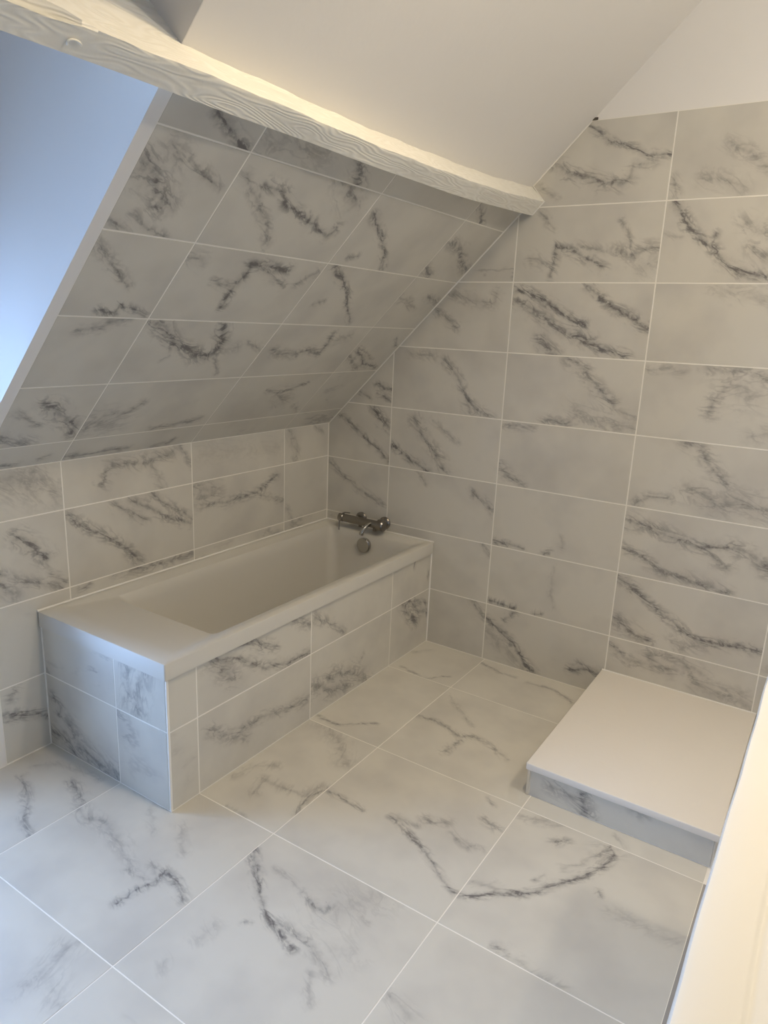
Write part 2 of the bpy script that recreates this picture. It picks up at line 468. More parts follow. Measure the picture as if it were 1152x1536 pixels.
VEINS = """
S 8 0.8 -1.718,1.38 -1.669,1.363 -1.584,1.314
S 14 0.7 -1.159,1.398 -1.124,1.353 -1.058,1.266
S 25 0.3 -1.53,1.349 -1.442,1.368 -1.319,1.374
S 14 0.4 -1.795,1.276 -1.741,1.234
S 18 0.65 -1.844,1.218 -1.783,1.166 -1.73,1.116
S 8 0.55 -1.719,1.249 -1.675,1.231 -1.602,1.196
S 8 0.45 -1.797,1.072 -1.735,1.029 -1.671,1.012
S 5 0.5 -1.845,1.042 -1.786,1.01
S 9 0.5 -1.54,1.253 -1.458,1.194 -1.359,1.118 -1.291,1.039
S 9 0.7 -1.444,1.237 -1.37,1.231 -1.314,1.189 -1.208,1.165 -1.062,1.115 -1.045,1.153
S 20 0.5 -1.163,1.319 -1.046,1.255
S 8 0.5 -1.853,0.967 -1.772,0.899 -1.698,0.834
S 6 0.7 -1.74,0.742 -1.686,0.732 -1.686,0.765 -1.576,0.731
S 12 0.4 -1.568,0.974 -1.489,0.946
S 9 0.75 -1.306,0.782 -1.314,0.87 -1.297,0.928 -1.307,0.962 -1.118,0.963
S 8 0.5 -1.412,0.888 -1.328,0.868
S 8 0.5 -1.293,0.964 -1.217,0.944 -1.092,0.89
S 10 0.4 -1.039,0.911 -0.977,0.964
S 7 0.75 -0.909,1.003 -0.741,0.905 -0.555,0.742
S 6 0.5 -0.886,1.05 -0.832,1.066
S 6 0.4 -0.869,0.823 -0.821,0.836
S 9 0.4 -1.768,0.662 -1.707,0.67 -1.676,0.699 -1.615,0.715
S 13 0.75 -1.533,0.703 -1.481,0.681 -1.455,0.648 -1.393,0.605 -1.322,0.578 -1.239,0.54 -1.19,0.558 -1.189,0.597 -1.239,0.697
S 5 0.4 -1.177,0.539 -1.102,0.446
S 10 0.3 -1.14,0.577 -1.091,0.587
S 5 0.5 -1.417,0.525 -1.389,0.538
S 8 0.4 -1.057,0.606 -0.969,0.581
S 14 0.65 -1.753,0.334 -1.713,0.322 -1.67,0.273 -1.593,0.209 -1.583,0.169
S 7 0.4 -1.836,0.302 -1.786,0.271 -1.724,0.228
S 14 0.5 -1.839,0.184 -1.795,0.15 -1.737,0.135
S 8 0.55 -1.535,0.181 -1.499,0.252 -1.414,0.251 -1.388,0.272 -1.367,0.303
S 30 0.35 -1.524,0.217 -1.445,0.197
S 7 0.5 -1.247,0.137 -1.111,0.149 -1.015,0.169
S 7 0.5 -1.557,0.027 -1.479,0.021 -1.366,0.03 -1.286,0.025
S 7 0.5 -1.164,0.013 -1.1,0.024 -1.073,0.054
S 8 0.5 -1.787,0.023 -1.73,0.013
S 5 0.5 -1.653,0.037 -1.621,0.045
S 10 0.5 -0.362,0.901 -0.21,0.858 -0.164,0.842
S 10 0.5 -0.142,0.918 -0.02,0.889
S 10 0.45 -0.897,0.575 -0.844,0.553 -0.725,0.542
S 9 0.6 -0.733,0.551 -0.671,0.569 -0.583,0.549 -0.583,0.605 -0.602,0.668
S 14 0.3 -0.536,0.633 -0.48,0.652
S 12 0.5 -0.374,0.546 -0.252,0.472 -0.204,0.45
S 7 0.7 -0.322,0.576 -0.187,0.481 -0.044,0.444
S 5 0.5 -0.298,0.576 -0.132,0.501
S 5 0.5 -0.088,0.647 -0.04,0.595 0.014,0.585
S 7 0.55 -0.731,0.316 -0.619,0.297 -0.546,0.332 -0.492,0.354
S 20 0.4 -0.621,0.287 -0.553,0.229
S 8 0.3 -0.453,0.197 -0.387,0.145
B 8 0.6 0.297,1.302 0.389,1.275
B 6 0.5 0.197,1.248 0.264,1.231
B 7 0.5 0.309,1.25 0.383,1.226
B 8 0.6 0.071,1.127 0.146,1.08 0.225,1.033 0.283,1.001 0.342,0.954 0.389,0.921
B 12 0.7 0.285,1.179 0.333,1.131 0.39,1.083
S 8 0.75 -0.913,1.23 -0.814,1.178 -0.713,1.111 -0.629,1.025
S 8 0.6 -0.369,1.399 -0.273,1.35 -0.104,1.243
S 12 0.6 -0.318,1.2 -0.195,1.175 -0.113,1.119 -0.006,1.086
S 10 0.6 -0.367,1.066 -0.274,1.033
S 10 0.6 0.011,1.227 0.003,1.293 0.012,1.371
K 28 0.35 -1.782,1.045 -1.715,1.024 -1.658,0.991
K 20 0.3 -1.665,1.051 -1.585,0.954
K 12 0.45 -1.393,0.959 -1.374,1.021 -1.299,1.03 -1.19,1.009 -1.14,1.029 -1.053,1.046
K 10 0.35 -1.205,1.038 -1.143,0.96 -1.112,0.899
K 7 0.4 -1.017,1.07 -0.983,1.009 -0.957,0.976
K 20 0.12 -0.908,1.021 -0.39,0.985
K 12 0.4 -0.315,1.057 -0.262,0.949 -0.275,0.916
K 7 0.3 -0.117,1.063 -0.045,1.03
K 15 0.6 -1.75,0.83 -1.7,0.794 -1.643,0.73
K 9 0.5 -1.814,0.714 -1.723,0.664 -1.588,0.599
K 12 0.5 -1.817,0.679 -1.775,0.63
K 8 0.4 -1.635,0.665 -1.573,0.615
K 10 0.6 -1.553,0.873 -1.475,0.806 -1.378,0.744 -1.304,0.686 -1.244,0.614
K 9 0.5 -1.354,0.887 -1.281,0.819 -1.202,0.782
K 9 0.6 -1.278,0.873 -1.183,0.835 -1.083,0.765 -0.966,0.718
K 8 0.5 -1.18,0.89 -1.063,0.805 -0.965,0.741
K 9 0.5 -1.244,0.614 -1.109,0.586 -0.971,0.582
K 18 0.4 -0.941,0.878 -0.815,0.835 -0.915,0.821
K 9 0.55 -0.915,0.791 -0.734,0.773 -0.625,0.778 -0.51,0.799 -0.413,0.851
K 8 0.45 -0.533,0.77 -0.363,0.705
K 8 0.35 -0.337,0.665 -0.283,0.583 -0.146,0.573
K 7 0.6 -1.506,0.575 -1.477,0.587
K 12 0.5 -1.357,0.601 -1.229,0.581 -0.999,0.581
B 9 0.45 0.014,0.864 0.174,0.76 0.369,0.683
P 9 0.5 -1.112,0.509 -1.012,0.454 -0.97,0.426
P 9 0.5 -0.939,0.444 -0.816,0.372 -0.743,0.317
P 9 0.6 -1.515,0.506 -1.423,0.495 -1.293,0.472 -1.168,0.399
P 9 0.6 -1.486,0.47 -1.36,0.433 -1.223,0.339 -1.07,0.306 -0.968,0.309
P 15 0.5 -1.5,0.494 -1.441,0.415 -1.394,0.37
P 18 0.5 -0.83,0.133 -0.684,0.105 -0.548,-0.002
P 6 0.3 -0.608,0.123 -0.584,0.146
K 8 0.7 -1.852,0.191 -1.79,0.169 -1.738,0.155 -1.693,0.119
K 10 0.4 -1.821,0.252 -1.8,0.271
E 16 0.4 0.456,0.494 0.488,0.454 0.482,0.383 0.468,0.314
E 20 0.45 0.577,0.501 0.547,0.43 0.517,0.369 0.522,0.313
E 9 0.65 0.043,0.213 0.083,0.184 0.067,0.143
E 14 0.6 -0.001,0.045 0.089,0.065 0.147,0.014
E 22 0.5 0.128,0.122 0.174,0.068 0.273,0.036 0.321,0.02 0.407,0.014
E 8 0.3 0.214,0.512 0.24,0.481
B 7 0.7 1.267,2.38 1.353,2.318 1.434,2.294 1.501,2.259 1.587,2.252
B 11 0.6 1.129,2.258 1.204,2.215 1.289,2.191 1.332,2.169 1.425,2.164 1.447,2.186
B 9 0.4 1.449,2.174 1.454,2.233 1.505,2.229 1.54,2.238
B 6 0.3 1.08,2.173 1.158,2.117
B 10 0.4 1.791,2.274 1.861,2.24 1.923,2.187
B 14 0.35 1.716,2.168 1.787,2.152 1.846,2.126
B 8 0.4 1.611,2.164 1.631,2.104
B 8 0.4 1.091,2.069 1.156,2.008
B 12 0.35 1.065,1.884 1.156,1.869
B 9 0.6 1.161,1.816 1.168,1.896 1.178,1.935 1.237,1.921 1.325,1.881 1.383,1.855
B 8 0.4 1.263,1.94 1.376,1.918
B 12 0.5 1.429,1.917 1.485,1.892 1.545,1.922 1.589,1.921
B 6 0.4 1.428,2.03 1.477,1.954 1.482,1.917
B 18 0.3 1.541,1.854 1.587,1.89
B 9 0.75 1.622,2.087 1.666,2.032 1.71,1.972 1.775,1.923 1.817,1.875 1.879,1.84 1.982,1.816
B 6 0.5 1.792,1.969 1.781,1.923
B 14 0.4 1.888,2.001 1.959,1.964
B 14 0.4 1.911,1.92 1.972,1.896
B 5 0.2 1.601,1.969 1.676,1.958
B 12 0.4 0.697,1.743 0.776,1.715 0.91,1.703 0.922,1.746
B 9 0.5 0.623,1.667 0.735,1.588
B 9 0.8 1.008,1.76 1.079,1.747 1.173,1.708 1.268,1.642 1.327,1.624
B 12 0.6 1.02,1.719 1.117,1.665 1.245,1.587 1.362,1.564
B 9 0.7 1.323,1.783 1.429,1.7 1.514,1.663 1.592,1.614
B 15 0.25 1.82,1.78 1.937,1.758 1.997,1.735
B 12 0.7 1.144,1.549 1.209,1.503
B 9 0.7 1.321,1.557 1.409,1.528 1.521,1.507
B 10 0.3 0.489,1.463 0.62,1.455
B 10 0.55 0.684,1.436 0.751,1.378 0.791,1.304 0.849,1.232 0.938,1.195
B 12 0.4 0.811,1.275 0.833,1.215
B 12 0.55 1.279,1.479 1.347,1.449 1.382,1.396 1.445,1.345 1.491,1.308
B 10 0.5 1.196,1.2 1.225,1.217 1.301,1.211
B 20 0.35 1.341,1.251 1.444,1.233 1.571,1.219
B 6 0.3 1.493,1.294 1.579,1.262
B 8 0.3 1.606,1.459 1.669,1.47 1.746,1.462
B 12 0.45 1.829,1.481 1.912,1.474 1.98,1.478 2.041,1.446
B 28 0.3 1.918,1.437 1.994,1.393
B 12 0.45 1.898,1.41 1.871,1.357 1.865,1.311
B 14 0.3 2.008,1.23 2.073,1.25
B 8 0.6 0.344,1.283 0.384,1.27
B 14 0.55 0.527,1.152 0.59,1.06 0.651,1.002 0.712,0.927
B 9 0.7 0.408,1.004 0.501,0.948 0.62,0.901
B 8 0.3 0.641,1.148 0.774,1.066
B 12 0.5 0.998,0.984 1.044,0.944 1.113,0.907
B 7 0.4 1.007,1.168 1.152,1.172
B 12 0.45 1.79,1.19 1.849,1.171 1.895,1.11 1.966,1.041
B 9 0.45 1.624,0.908 1.687,0.947 1.766,0.954
B 20 0.4 1.823,1.005 1.888,0.988 1.944,0.943 2.011,0.981 2.119,0.96
B 10 0.45 0.873,0.837 0.937,0.798 0.984,0.757
B 6 0.3 0.563,0.889 0.615,0.829
B 8 0.7 1.006,0.613 1.075,0.611 1.159,0.612
B 6 0.6 1.258,0.6 1.288,0.62
B 6 0.2 1.325,0.71 1.339,0.65
B 14 0.6 1.621,0.827 1.705,0.814 1.801,0.79 1.92,0.771 2.027,0.794 2.089,0.779 2.157,0.726
B 12 0.45 1.918,0.785 1.976,0.727 2.016,0.707
B 10 0.55 1.608,0.706 1.695,0.68 1.769,0.637 1.863,0.629 1.942,0.619 2.031,0.612
B 7 0.5 0.955,0.586 0.986,0.542
B 7 0.7 0.997,0.305 1.068,0.305 1.137,0.306
B 6 0.5 1.239,0.302 1.271,0.316
B 6 0.2 1.311,0.548 1.307,0.433 1.324,0.355
B 9 0.7 1.581,0.578 1.672,0.538 1.749,0.481 1.838,0.429 1.924,0.385 1.99,0.374 2.089,0.388 2.18,0.393
B 14 0.55 1.605,0.381 1.683,0.339 1.757,0.313
B 12 0.35 1.863,0.344 1.893,0.322 1.98,0.356
B 9 0.55 0.908,0.29 0.986,0.223
B 10 0.75 0.996,0.216 1.062,0.182 1.136,0.133 1.213,0.05 1.269,0.006
B 6 0.5 1.092,0.234 1.156,0.286
B 18 0.25 1.011,0.15 1.105,0.088 1.217,0.016
B 9 0.8 1.442,0.079 1.518,0.103 1.58,0.097
B 6 0.4 1.468,0.129 1.563,0.109
B 12 0.5 1.606,0.253 1.7,0.201 1.786,0.204 1.868,0.206
B 14 0.5 1.779,0.257 1.785,0.211
B 12 0.4 1.805,0.265 1.914,0.267 1.998,0.232
B 14 0.4 1.954,0.212 2.001,0.173 2.028,0.176
B 14 0.4 1.968,0.178 2.039,0.164 2.128,0.167 2.184,0.144
B 10 0.3 2.061,0.198 2.124,0.193 2.181,0.191
P 8 0.6 -0.304,0.302 -0.216,0.282 -0.146,0.267
P 14 0.7 -0.257,0.287 -0.196,0.214 -0.121,0.159
P 10 0.6 -0.189,0.281 -0.112,0.21 -0.019,0.164
P 7 0.6 -0.147,0.275 -0.025,0.214
P 7 0.5 -0.165,0.455 -0.156,0.497
P 6 0.5 -0.026,0.356 -0.017,0.4
P 9 0.5 -1.507,0.223 -1.398,0.142 -1.259,0.149 -1.108,0.114 -0.984,0.102
P 9 0.4 -1.523,0.218 -1.33,0.101
P 18 0.5 -0.92,0.134 -0.804,0.069 -0.706,0.042
F 9 0.6 0.103,-1.863 0.223,-1.911 0.323,-1.982 0.408,-2.016
F 12 0.6 0.269,-1.786 0.344,-1.798 0.414,-1.834
F 8 0.3 0.08,-1.806 0.137,-1.738 0.335,-1.713
F 14 0.45 0.42,-1.85 0.48,-1.867 0.514,-1.842 0.601,-1.856 0.676,-1.875
F 9 0.75 0.846,-2.027 0.849,-1.973 0.869,-1.919 0.861,-1.877 0.913,-1.871 0.986,-1.911
F 9 0.4 0.772,-1.925 0.835,-1.928 0.877,-1.914
F 7 0.4 0.806,-1.867 0.866,-1.905
F 12 0.25 0.749,-1.709 0.845,-1.787
F 8 0.2 0.589,-1.704 0.701,-1.782
F 10 0.3 0.622,-1.859 0.769,-1.911
F 9 0.3 0.482,-1.674 0.655,-1.676
F 18 0.35 0.886,-2.305 0.874,-2.244 0.87,-2.186 0.879,-2.154
F 18 0.25 0.926,-2.277 0.987,-2.298
F 8 0.85 1.005,-1.634 1.037,-1.682 1.095,-1.723 1.152,-1.776 1.207,-1.809 1.267,-1.836 1.345,-1.858
F 12 0.55 1.296,-1.828 1.381,-1.82 1.421,-1.842 1.465,-1.858
F 12 0.5 1.253,-1.819 1.332,-1.816 1.447,-1.847
F 10 0.7 1.275,-1.702 1.338,-1.715 1.331,-1.691
F 6 0.3 1.187,-1.672 1.29,-1.706
F 6 0.3 1.113,-1.677 1.187,-1.672
F 36 0.22 1.357,-1.716 1.405,-1.608 1.437,-1.57
F 5 0.6 1.172,-1.877 1.194,-1.861
F 14 0.25 1.125,-1.977 1.122,-1.927
F 8 0.2 1.126,-2.099 1.103,-2.069
F 8 0.3 1.424,-1.887 1.476,-1.951
F 28 0.2 1.43,-1.797 1.466,-1.772
F 6 0.4 1.432,-1.662 1.46,-1.67
F 7 0.6 1.019,-1.286 1.117,-1.292 1.174,-1.304
F 20 0.35 0.758,-0.96 0.873,-1.023 0.972,-1.113
F 6 0.6 0.678,-0.924 0.783,-0.925 0.91,-0.819
F 12 0.35 0.694,-1.422 0.709,-1.336 0.778,-1.284
F 12 0.4 0.816,-1.448 0.793,-1.372 0.896,-1.366 0.976,-1.353 0.978,-1.282
F 8 0.6 1.001,-1.453 0.985,-1.346 1.016,-1.254 1.022,-1.14
F 6 0.3 0.793,-1.553 0.888,-1.556
F 9 0.55 1.003,-0.661 1.073,-0.656 1.16,-0.67 1.238,-0.703 1.265,-0.667 1.361,-0.683 1.452,-0.727
F 9 0.6 1.235,-0.835 1.244,-0.713
F 8 0.35 1.048,-0.432 1.119,-0.503 1.232,-0.6
F 7 0.5 1.276,-0.1 1.388,-0.093 1.499,-0.14
F 8 0.75 1.267,-1.267 1.338,-1.296 1.421,-1.33 1.487,-1.371 1.53,-1.407 1.597,-1.438
F 12 0.5 1.366,-1.214 1.401,-1.209 1.437,-1.183
F 9 0.45 1.469,-1.219 1.545,-1.249 1.582,-1.23
F 10 0.6 1.529,-1.094 1.586,-1.113
F 8 0.4 1.276,-1.26 1.365,-1.256
F 7 0.4 1.485,-0.975 1.527,-1.011
F 8 0.9 1.601,-1.435 1.643,-1.421 1.703,-1.369 1.751,-1.335 1.786,-1.294 1.834,-1.228 1.882,-1.16 1.919,-1.082 1.939,-1.006 1.917,-0.967
F 18 0.5 1.895,-1.038 1.93,-0.976
F 14 0.35 1.632,-0.998 1.718,-0.976 1.783,-0.928
F 10 0.6 1.762,-1.062 1.795,-1.028
F 6 0.5 1.769,-1.25 1.789,-1.219
F 14 0.3 1.628,-1.369 1.695,-1.352
F 8 0.3 1.829,-1.157 1.864,-1.105 1.891,-1.023
F 6 0.5 1.938,-1.176 1.954,-1.196
F 14 0.2 1.996,-1.241 2.087,-1.233 2.176,-1.237
F 12 0.6 1.778,-1.542 1.8,-1.539
F 10 0.25 1.839,-1.542 1.901,-1.559 1.97,-1.556
F 14 0.35 1.607,-1.825 1.649,-1.828 1.697,-1.846
F 6 0.3 1.91,-0.905 1.965,-0.95
F 6 0.55 0.72,-0.328 0.859,-0.358 0.9,-0.337 0.957,-0.269
F 8 0.3 0.688,-0.164 0.75,-0.072
F 6 0.5 1.014,-0.046 1.127,-0.087 1.216,-0.08
F 7 0.5 1.346,-0.088 1.418,-0.102 1.509,-0.153
R 14 0.4 1.684,0.069 1.74,0.063 1.786,0.062
R 14 0.6 1.784,0.082 1.798,0.037 1.811,0.002
R 8 0.4 1.94,0.091 1.989,0.099
"""

VEIN = {}
for ln in VEINS.strip().splitlines():
    q = ln.split()
    VEIN.setdefault(q[0], []).append((float(q[1]), float(q[2]), [tuple(map(float, p.split(','))) for p in q[3:]]))

# ------------------------------------------------------------------ tile planes
R2 = math.sqrt(0.5)
X_, Y_, Z_ = Vector((1, 0, 0)), Vector((0, 1, 0)), Vector((0, 0, 1))
SL = Vector((R2, 0, R2))                         # up the roof slope
PLANES = {                                       # origin, U, V (tile face plane); U x V points into the room
    'B': (Vector((0, 0, 0)), X_, Z_),
    'K': (Vector((0, 0, 0)), Y_, Z_),
    'S': (Vector((0, 0, 1.072)), Y_, SL),
    'F': (Vector((0, 0, 0)), X_, Y_),
    'P': (Vector((0.672, 0, 0)), Y_, Z_),
    'E': (Vector((0, -1.685, 0)), X_, Z_),
    'R': (Vector((0, -0.882, 0)), X_, Z_),
}
GAP = 0.0042
TILE_T = 0.008
tile_meshes = {}
tile_seed = [0]

def clip_poly(poly, a, b, c):
    """keep a*u + b*v <= c"""
    out = []
    for i in range(len(poly)):
        p, q = poly[i], poly[(i + 1) % len(poly)]
        dp, dq = a * p[0] + b * p[1] - c, a * q[0] + b * q[1] - c
        if dp <= 0: out.append(p)
        if (dp < 0 < dq) or (dq < 0 < dp):
            t = dp / (dp - dq)
            out.append((p[0] + t * (q[0] - p[0]), p[1] + t * (q[1] - p[1])))
    return out

def poly_area(p):
    return 0.5 * abs(sum(p[i][0] * p[(i + 1) % len(p)][1] - p[(i + 1) % len(p)][0] * p[i][1] for i in range(len(p))))

def add_tile(parent, plane, u0, u1, v0, v1, clips=(), lift=0.0, gap=GAP, holes=()):
    u0, u1 = min(u0, u1), max(u0, u1)
    g = gap / 2
    poly = [(g, g), (u1 - u0 - g, g), (u1 - u0 - g, v1 - v0 - g), (g, v1 - v0 - g)]
    full = True
    for (a, b, c) in clips:
        q = clip_poly(poly, a, b, c - a * u0 - b * v0)
        if q != poly: full = False
        poly = q
        if len(poly) < 3: return None
    if len(poly) < 3 or poly_area(poly) < 2e-4: return None
    O, U, V = PLANES[plane]
    n = U.cross(V)
    key = (round(u1 - u0, 4), round(v1 - v0, 4), round(gap, 4))
    me = tile_meshes.get(key) if full else None
    if me is None:
        bm = bmesh.new()
        bm_prism(bm, poly, lambda p: Vector((p[0], p[1], 0)), Vector((0, 0, 1)), TILE_T)
        # eased arris so the edge catches the light
        top = [e for e in bm.edges if all(abs(v.co.z) < 1e-6 for v in e.verts)]
        bmesh.ops.bevel(bm, geom=top, offset=0.0009, segments=1, affect='EDGES')
        me = mesh_from_bm('tile', bm)
        me.materials.append(M_MARBLE_PLAIN)
        if full: tile_meshes[key] = me
    mw = Matrix((U, V, n)).transposed().to_4x4()
    mw.translation = O + U * u0 + V * v0 + n * lift
    if parent is not None:
        mw.translation -= parent.location
    o = link('tile', me, None, parent)
    o.matrix_local = mw
    # the veins traced for this tile
    mine = []
    for (w, st, pts) in VEIN.get(plane, []):
        mu = sum(p[0] for p in pts) / len(pts); mv = sum(p[1] for p in pts) / len(pts)
        if u0 <= mu <= u1 and v0 <= mv <= v1:
            kf = 0.8 if plane == 'F' else 1.0                 # the large floor tiles carry finer threads
            mine.append((w * kf, st * (0.82 if plane == 'F' else 1.0), [(p[0] - u0, p[1] - v0) for p in pts]))
    if mine:
        tile_seed[0] += 1
        o.material_slots[0].link = 'OBJECT'
        o.material_slots[0].material = marble('marble_tile', mine, tile_seed[0] * 1.37)
    return o

def structure(name, poly, plane_o, U, V, depth, mat, label, cat):
    bm = bmesh.new()
    n = U.cross(V)
    bm_prism(bm, poly, lambda p: plane_o + U * p[0] + V * p[1], n, depth)
    o = link(name, mesh_from_bm(name, bm), mat)
    return tag(o, label, cat, kind='structure')

REC = 0.0007                                     # grout sits this far behind the tile faces
Y_END = -1.858                                   # where the tiled knee wall and slope stop
Y_OPEN = -1.895                                  # face of the dormer cheek
Y_BACK = -4.2
X_RIGHT = 4.2
WIN_X = -0.11
WIN_H = 1.78

# ------------------------------------------------------------------ floor
floor = structure('floor', [(WIN_X, Y_BACK), (X_RIGHT, Y_BACK), (X_RIGHT, 0.1), (WIN_X, 0.1)],
                  Vector((0, 0, -REC)), X_, Y_, 0.1, M_GROUT, 'large grey-veined white marble floor tiles with pale joints', 'floor')
FX0 = 1.0095
fy = [0.0] + [-0.3608 - 0.6 * k for k in range(6)] + [Y_BACK]
fxs = [WIN_X, FX0 - 0.6, FX0, FX0 + 0.6, 2.195]
for i in range(len(fxs) - 1):
    for j in range(len(fy) - 1):
        u0, u1, v1, v0 = fxs[i], fxs[i + 1], fy[j], fy[j + 1]
        if v0 > Y_OPEN + 0.02 and u1 <= 0.43: continue          # under the bath
        if u0 < 0 and v1 > Y_OPEN: u0 = 0.002                 # stops at the knee wall
        add_tile(floor, 'F', u0, u1, v0, v1, gap=0.0028)
add_tile(floor, 'F', 2.2145, 2.418, -0.9608, 0.0, gap=0.0028)
fxr = [2.42, 2.81, 3.41, 4.01, X_RIGHT]
for i in range(len(fxr) - 1):
    for j in range(len(fy) - 1):
        add_tile(floor, 'F', fxr[i], fxr[i + 1], fy[j + 1], fy[j], gap=0.0028)
jt = box_obj('edge_joint', M_MORTAR, floor, 2.1955, 2.275, -2.7, -0.963, -0.006, -0.0006)

# ------------------------------------------------------------------ gable wall with the big tile field
XA = 0.394
bu = [0.0, XA, XA + 0.6, XA + 1.2, XA + 1.8, XA + 2.4, XA + 3.0, XA + 3.6, X_RIGHT]
bv = [0.0] + [0.2926 + 0.3 * k for k in range(7)] + [2.402]
wall_back = structure('wall_back', [(-0.1, -0.05), (X_RIGHT, -0.05), (X_RIGHT, 2.402), (1.272, 2.402), (-0.1, 1.03)],
                      Vector((0, REC, 0)), X_, Z_, 0.12, M_GROUT,
                      'gable wall covered in landscape white marble tiles with grey veins', 'wall')
for j in range(len(bv) - 1):
    for i in range(len(bu) - 1):
        c = 1.072 - 0.006 if bv[j] < 2.05 else 1.13 - 0.004
        add_tile(wall_back, 'B', bu[i], bu[i + 1], bv[j], bv[j + 1], clips=((-1, 1, c),))
wall_gable = structure('wall_gable', [(1.272, 2.402), (X_RIGHT, 2.402), (X_RIGHT, CEIL_Z + 0.05), (1.87, CEIL_Z + 0.05)],
                       Vector((0, 0.004, 0)), X_, Z_, 0.116, M_PLASTER,
                       'white plastered triangle of gable wall above the top row of tiles', 'wall')

box_obj('open_joint', plain('dark_gap', (0.09, 0.075, 0.06), 0.9), wall_gable, 1.272, 1.293, -0.002, 0.006, 2.4015, 2.411)

# ------------------------------------------------------------------ knee wall behind the bath
wall_left = structure('wall_left', [(Y_END, -0.05), (0.1, -0.05), (0.1, 1.072), (Y_END, 1.072)],
                      Vector((-REC, 0, 0)), Y_, Z_, 0.1, M_GROUT,
                      'low knee wall of warm-lit marble tiles running behind the bathtub', 'wall')
cy = [0.0, -0.3555, -0.9555, -1.5605, Y_END]
kv = [0.0, 0.2945, 0.5945, 0.8945, 1.072]
for i in range(len(cy) - 1):
    for j in range(len(kv) - 1):
        if kv[j + 1] < 0.5 and cy[i + 1] > -1.6: continue       # hidden behind the bath
        add_tile(wall_left, 'K', cy[i + 1], cy[i], kv[j], kv[j + 1])

# ------------------------------------------------------------------ tiled lower slope
wall_slope = structure('wall_slope', [(Y_END, -0.06), (0.0, -0.06), (0.0, 1.44), (Y_END, 1.44)],
                       Vector((0, 0, 1.072)) - Vector((R2, 0, -R2)) * REC, Y_, SL, 0.12, M_GROUT,
                       'sloping attic wall of shaded marble tiles under the beam', 'wall')
sv = [0.0, 0.120, 0.417, 0.714, 1.012, 1.312, 1.44]
for i in range(len(cy) - 1):
    for j in range(len(sv) - 1):
        add_tile(wall_slope, 'S', cy[i + 1], cy[i], sv[j], sv[j + 1])

# ------------------------------------------------------------------ plastered roof: upper slope, flat ceiling, dormer
def slope_slab(name, y0, y1, x0, x1, c, t, label, cat, mat=None):
    bm = bmesh.new()
    n = Vector((R2, 0, -R2))
    poly = [(y0, x0), (y1, x0), (y1, x1), (y0, x1)]
    bm_prism(bm, poly, lambda p: Vector((p[1], p[0], p[1] + c)), n, t)
    return tag(link(name, mesh_from_bm(name, bm), mat or M_PLASTER), label, cat, kind='structure')

slope_slab('ceiling', -1.8545, 0.004, 0.97, CEIL_Z - 1.13 + 0.02, 1.13, 0.06, 'smooth white sloping ceiling above the painted beam', 'ceiling')
slope_slab('ceiling_rear_slope', Y_BACK, -3.17, -0.0, CEIL_Z - 1.13 + 0.02, 1.13, 0.06, 'white sloping ceiling on the near side of the dormer', 'ceiling')
ceil_top = tag(box_obj('ceiling_flat', M_PLASTER, None, 1.28, X_RIGHT, Y_BACK, 0.1, CEIL_Z, CEIL_Z + 0.06),
               'flat white ceiling strip high under the ridge', 'ceiling', kind='structure')
slope_slab('ceiling_over_dormer', -3.17, -1.853, 1.318, CEIL_Z - 1.13 + 0.02, 1.13, 0.06, 'white sloping ceiling above the dormer opening', 'ceiling')
# dormer cheek; its edge lies flush in the slope and shows as the pale strip beside the tiles
cheek_poly = [(WIN_X, -0.02), (0.0, -0.02), (0.0, 1.072), (1.0, 2.072), (0.62, 2.452), (WIN_X, 2.452)]
wall_cheek = structure('wall_cheek', cheek_poly, Vector((0, Y_OPEN, 0)), X_, Z_, Y_END - Y_OPEN - 0.0005, M_PLASTER,
                       'daylit white dormer cheek with its pale edge along the sloping tiles', 'wall')
up_poly = [(0.985, 2.09), (0.99, 2.12), (1.32, 2.45), (0.62, 2.45)]
structure('wall_cheek_upper', up_poly, Vector((0, -1.8565, 0)), X_, Z_, 0.0015, M_PLASTER,
          'shadowed sliver of white dormer cheek above the beam', 'wall')
cheek2 = [(WIN_X, -0.02), (0.0, -0.02), (0.0, 1.13), (1.32, 2.45), (WIN_X, 2.45)]
structure('wall_cheek_rear', cheek2, Vector((0, -3.205, 0)), X_, Z_, 0.037, M_PLASTER, 'white dormer cheek on the near side of the window', 'wall')
tag(box_obj('ceiling_dormer', M_PLASTER, None, WIN_X, 1.34, -3.205, Y_END, 2.45, 2.50), 'flat white ceiling inside the dormer', 'ceiling', kind='structure')
tag(box_obj('wall_dormer_front', M_PLASTER, None, WIN_X - 0.1, WIN_X, -3.205, Y_END, WIN_H, 2.50), 'white lintel wall above the dormer window', 'wall', kind='structure')
tag(box_obj('wall_dormer_side', M_PLASTER, None, WIN_X - 0.1, WIN_X, Y_OPEN - 0.0295, Y_END, -0.02, WIN_H - 0.001), 'white pier between dormer cheek and window', 'wall', kind='structure')
tag(box_obj('wall_knee_rear', M_PLASTER, None, -0.06, 0.0, Y_BACK, -3.206, -0.02, 1.13), 'white knee wall on the near side of the dormer', 'wall', kind='structure')
tag(box_obj('wall_front', M_DIM_WALL, None, -0.06, X_RIGHT, Y_BACK - 0.1, Y_BACK, -0.02, CEIL_Z + 0.06), 'unseen wall toned dark to cut bounce, closing the room opposite the gable', 'wall', kind='structure')
tag(box_obj('wall_right', M_DIM_WALL, None, X_RIGHT, X_RIGHT + 0.1, Y_BACK - 0.1, 0.1, -0.02, CEIL_Z + 0.06), 'unseen wall toned dark to cut bounce, far beyond the half wall', 'wall', kind='structure')
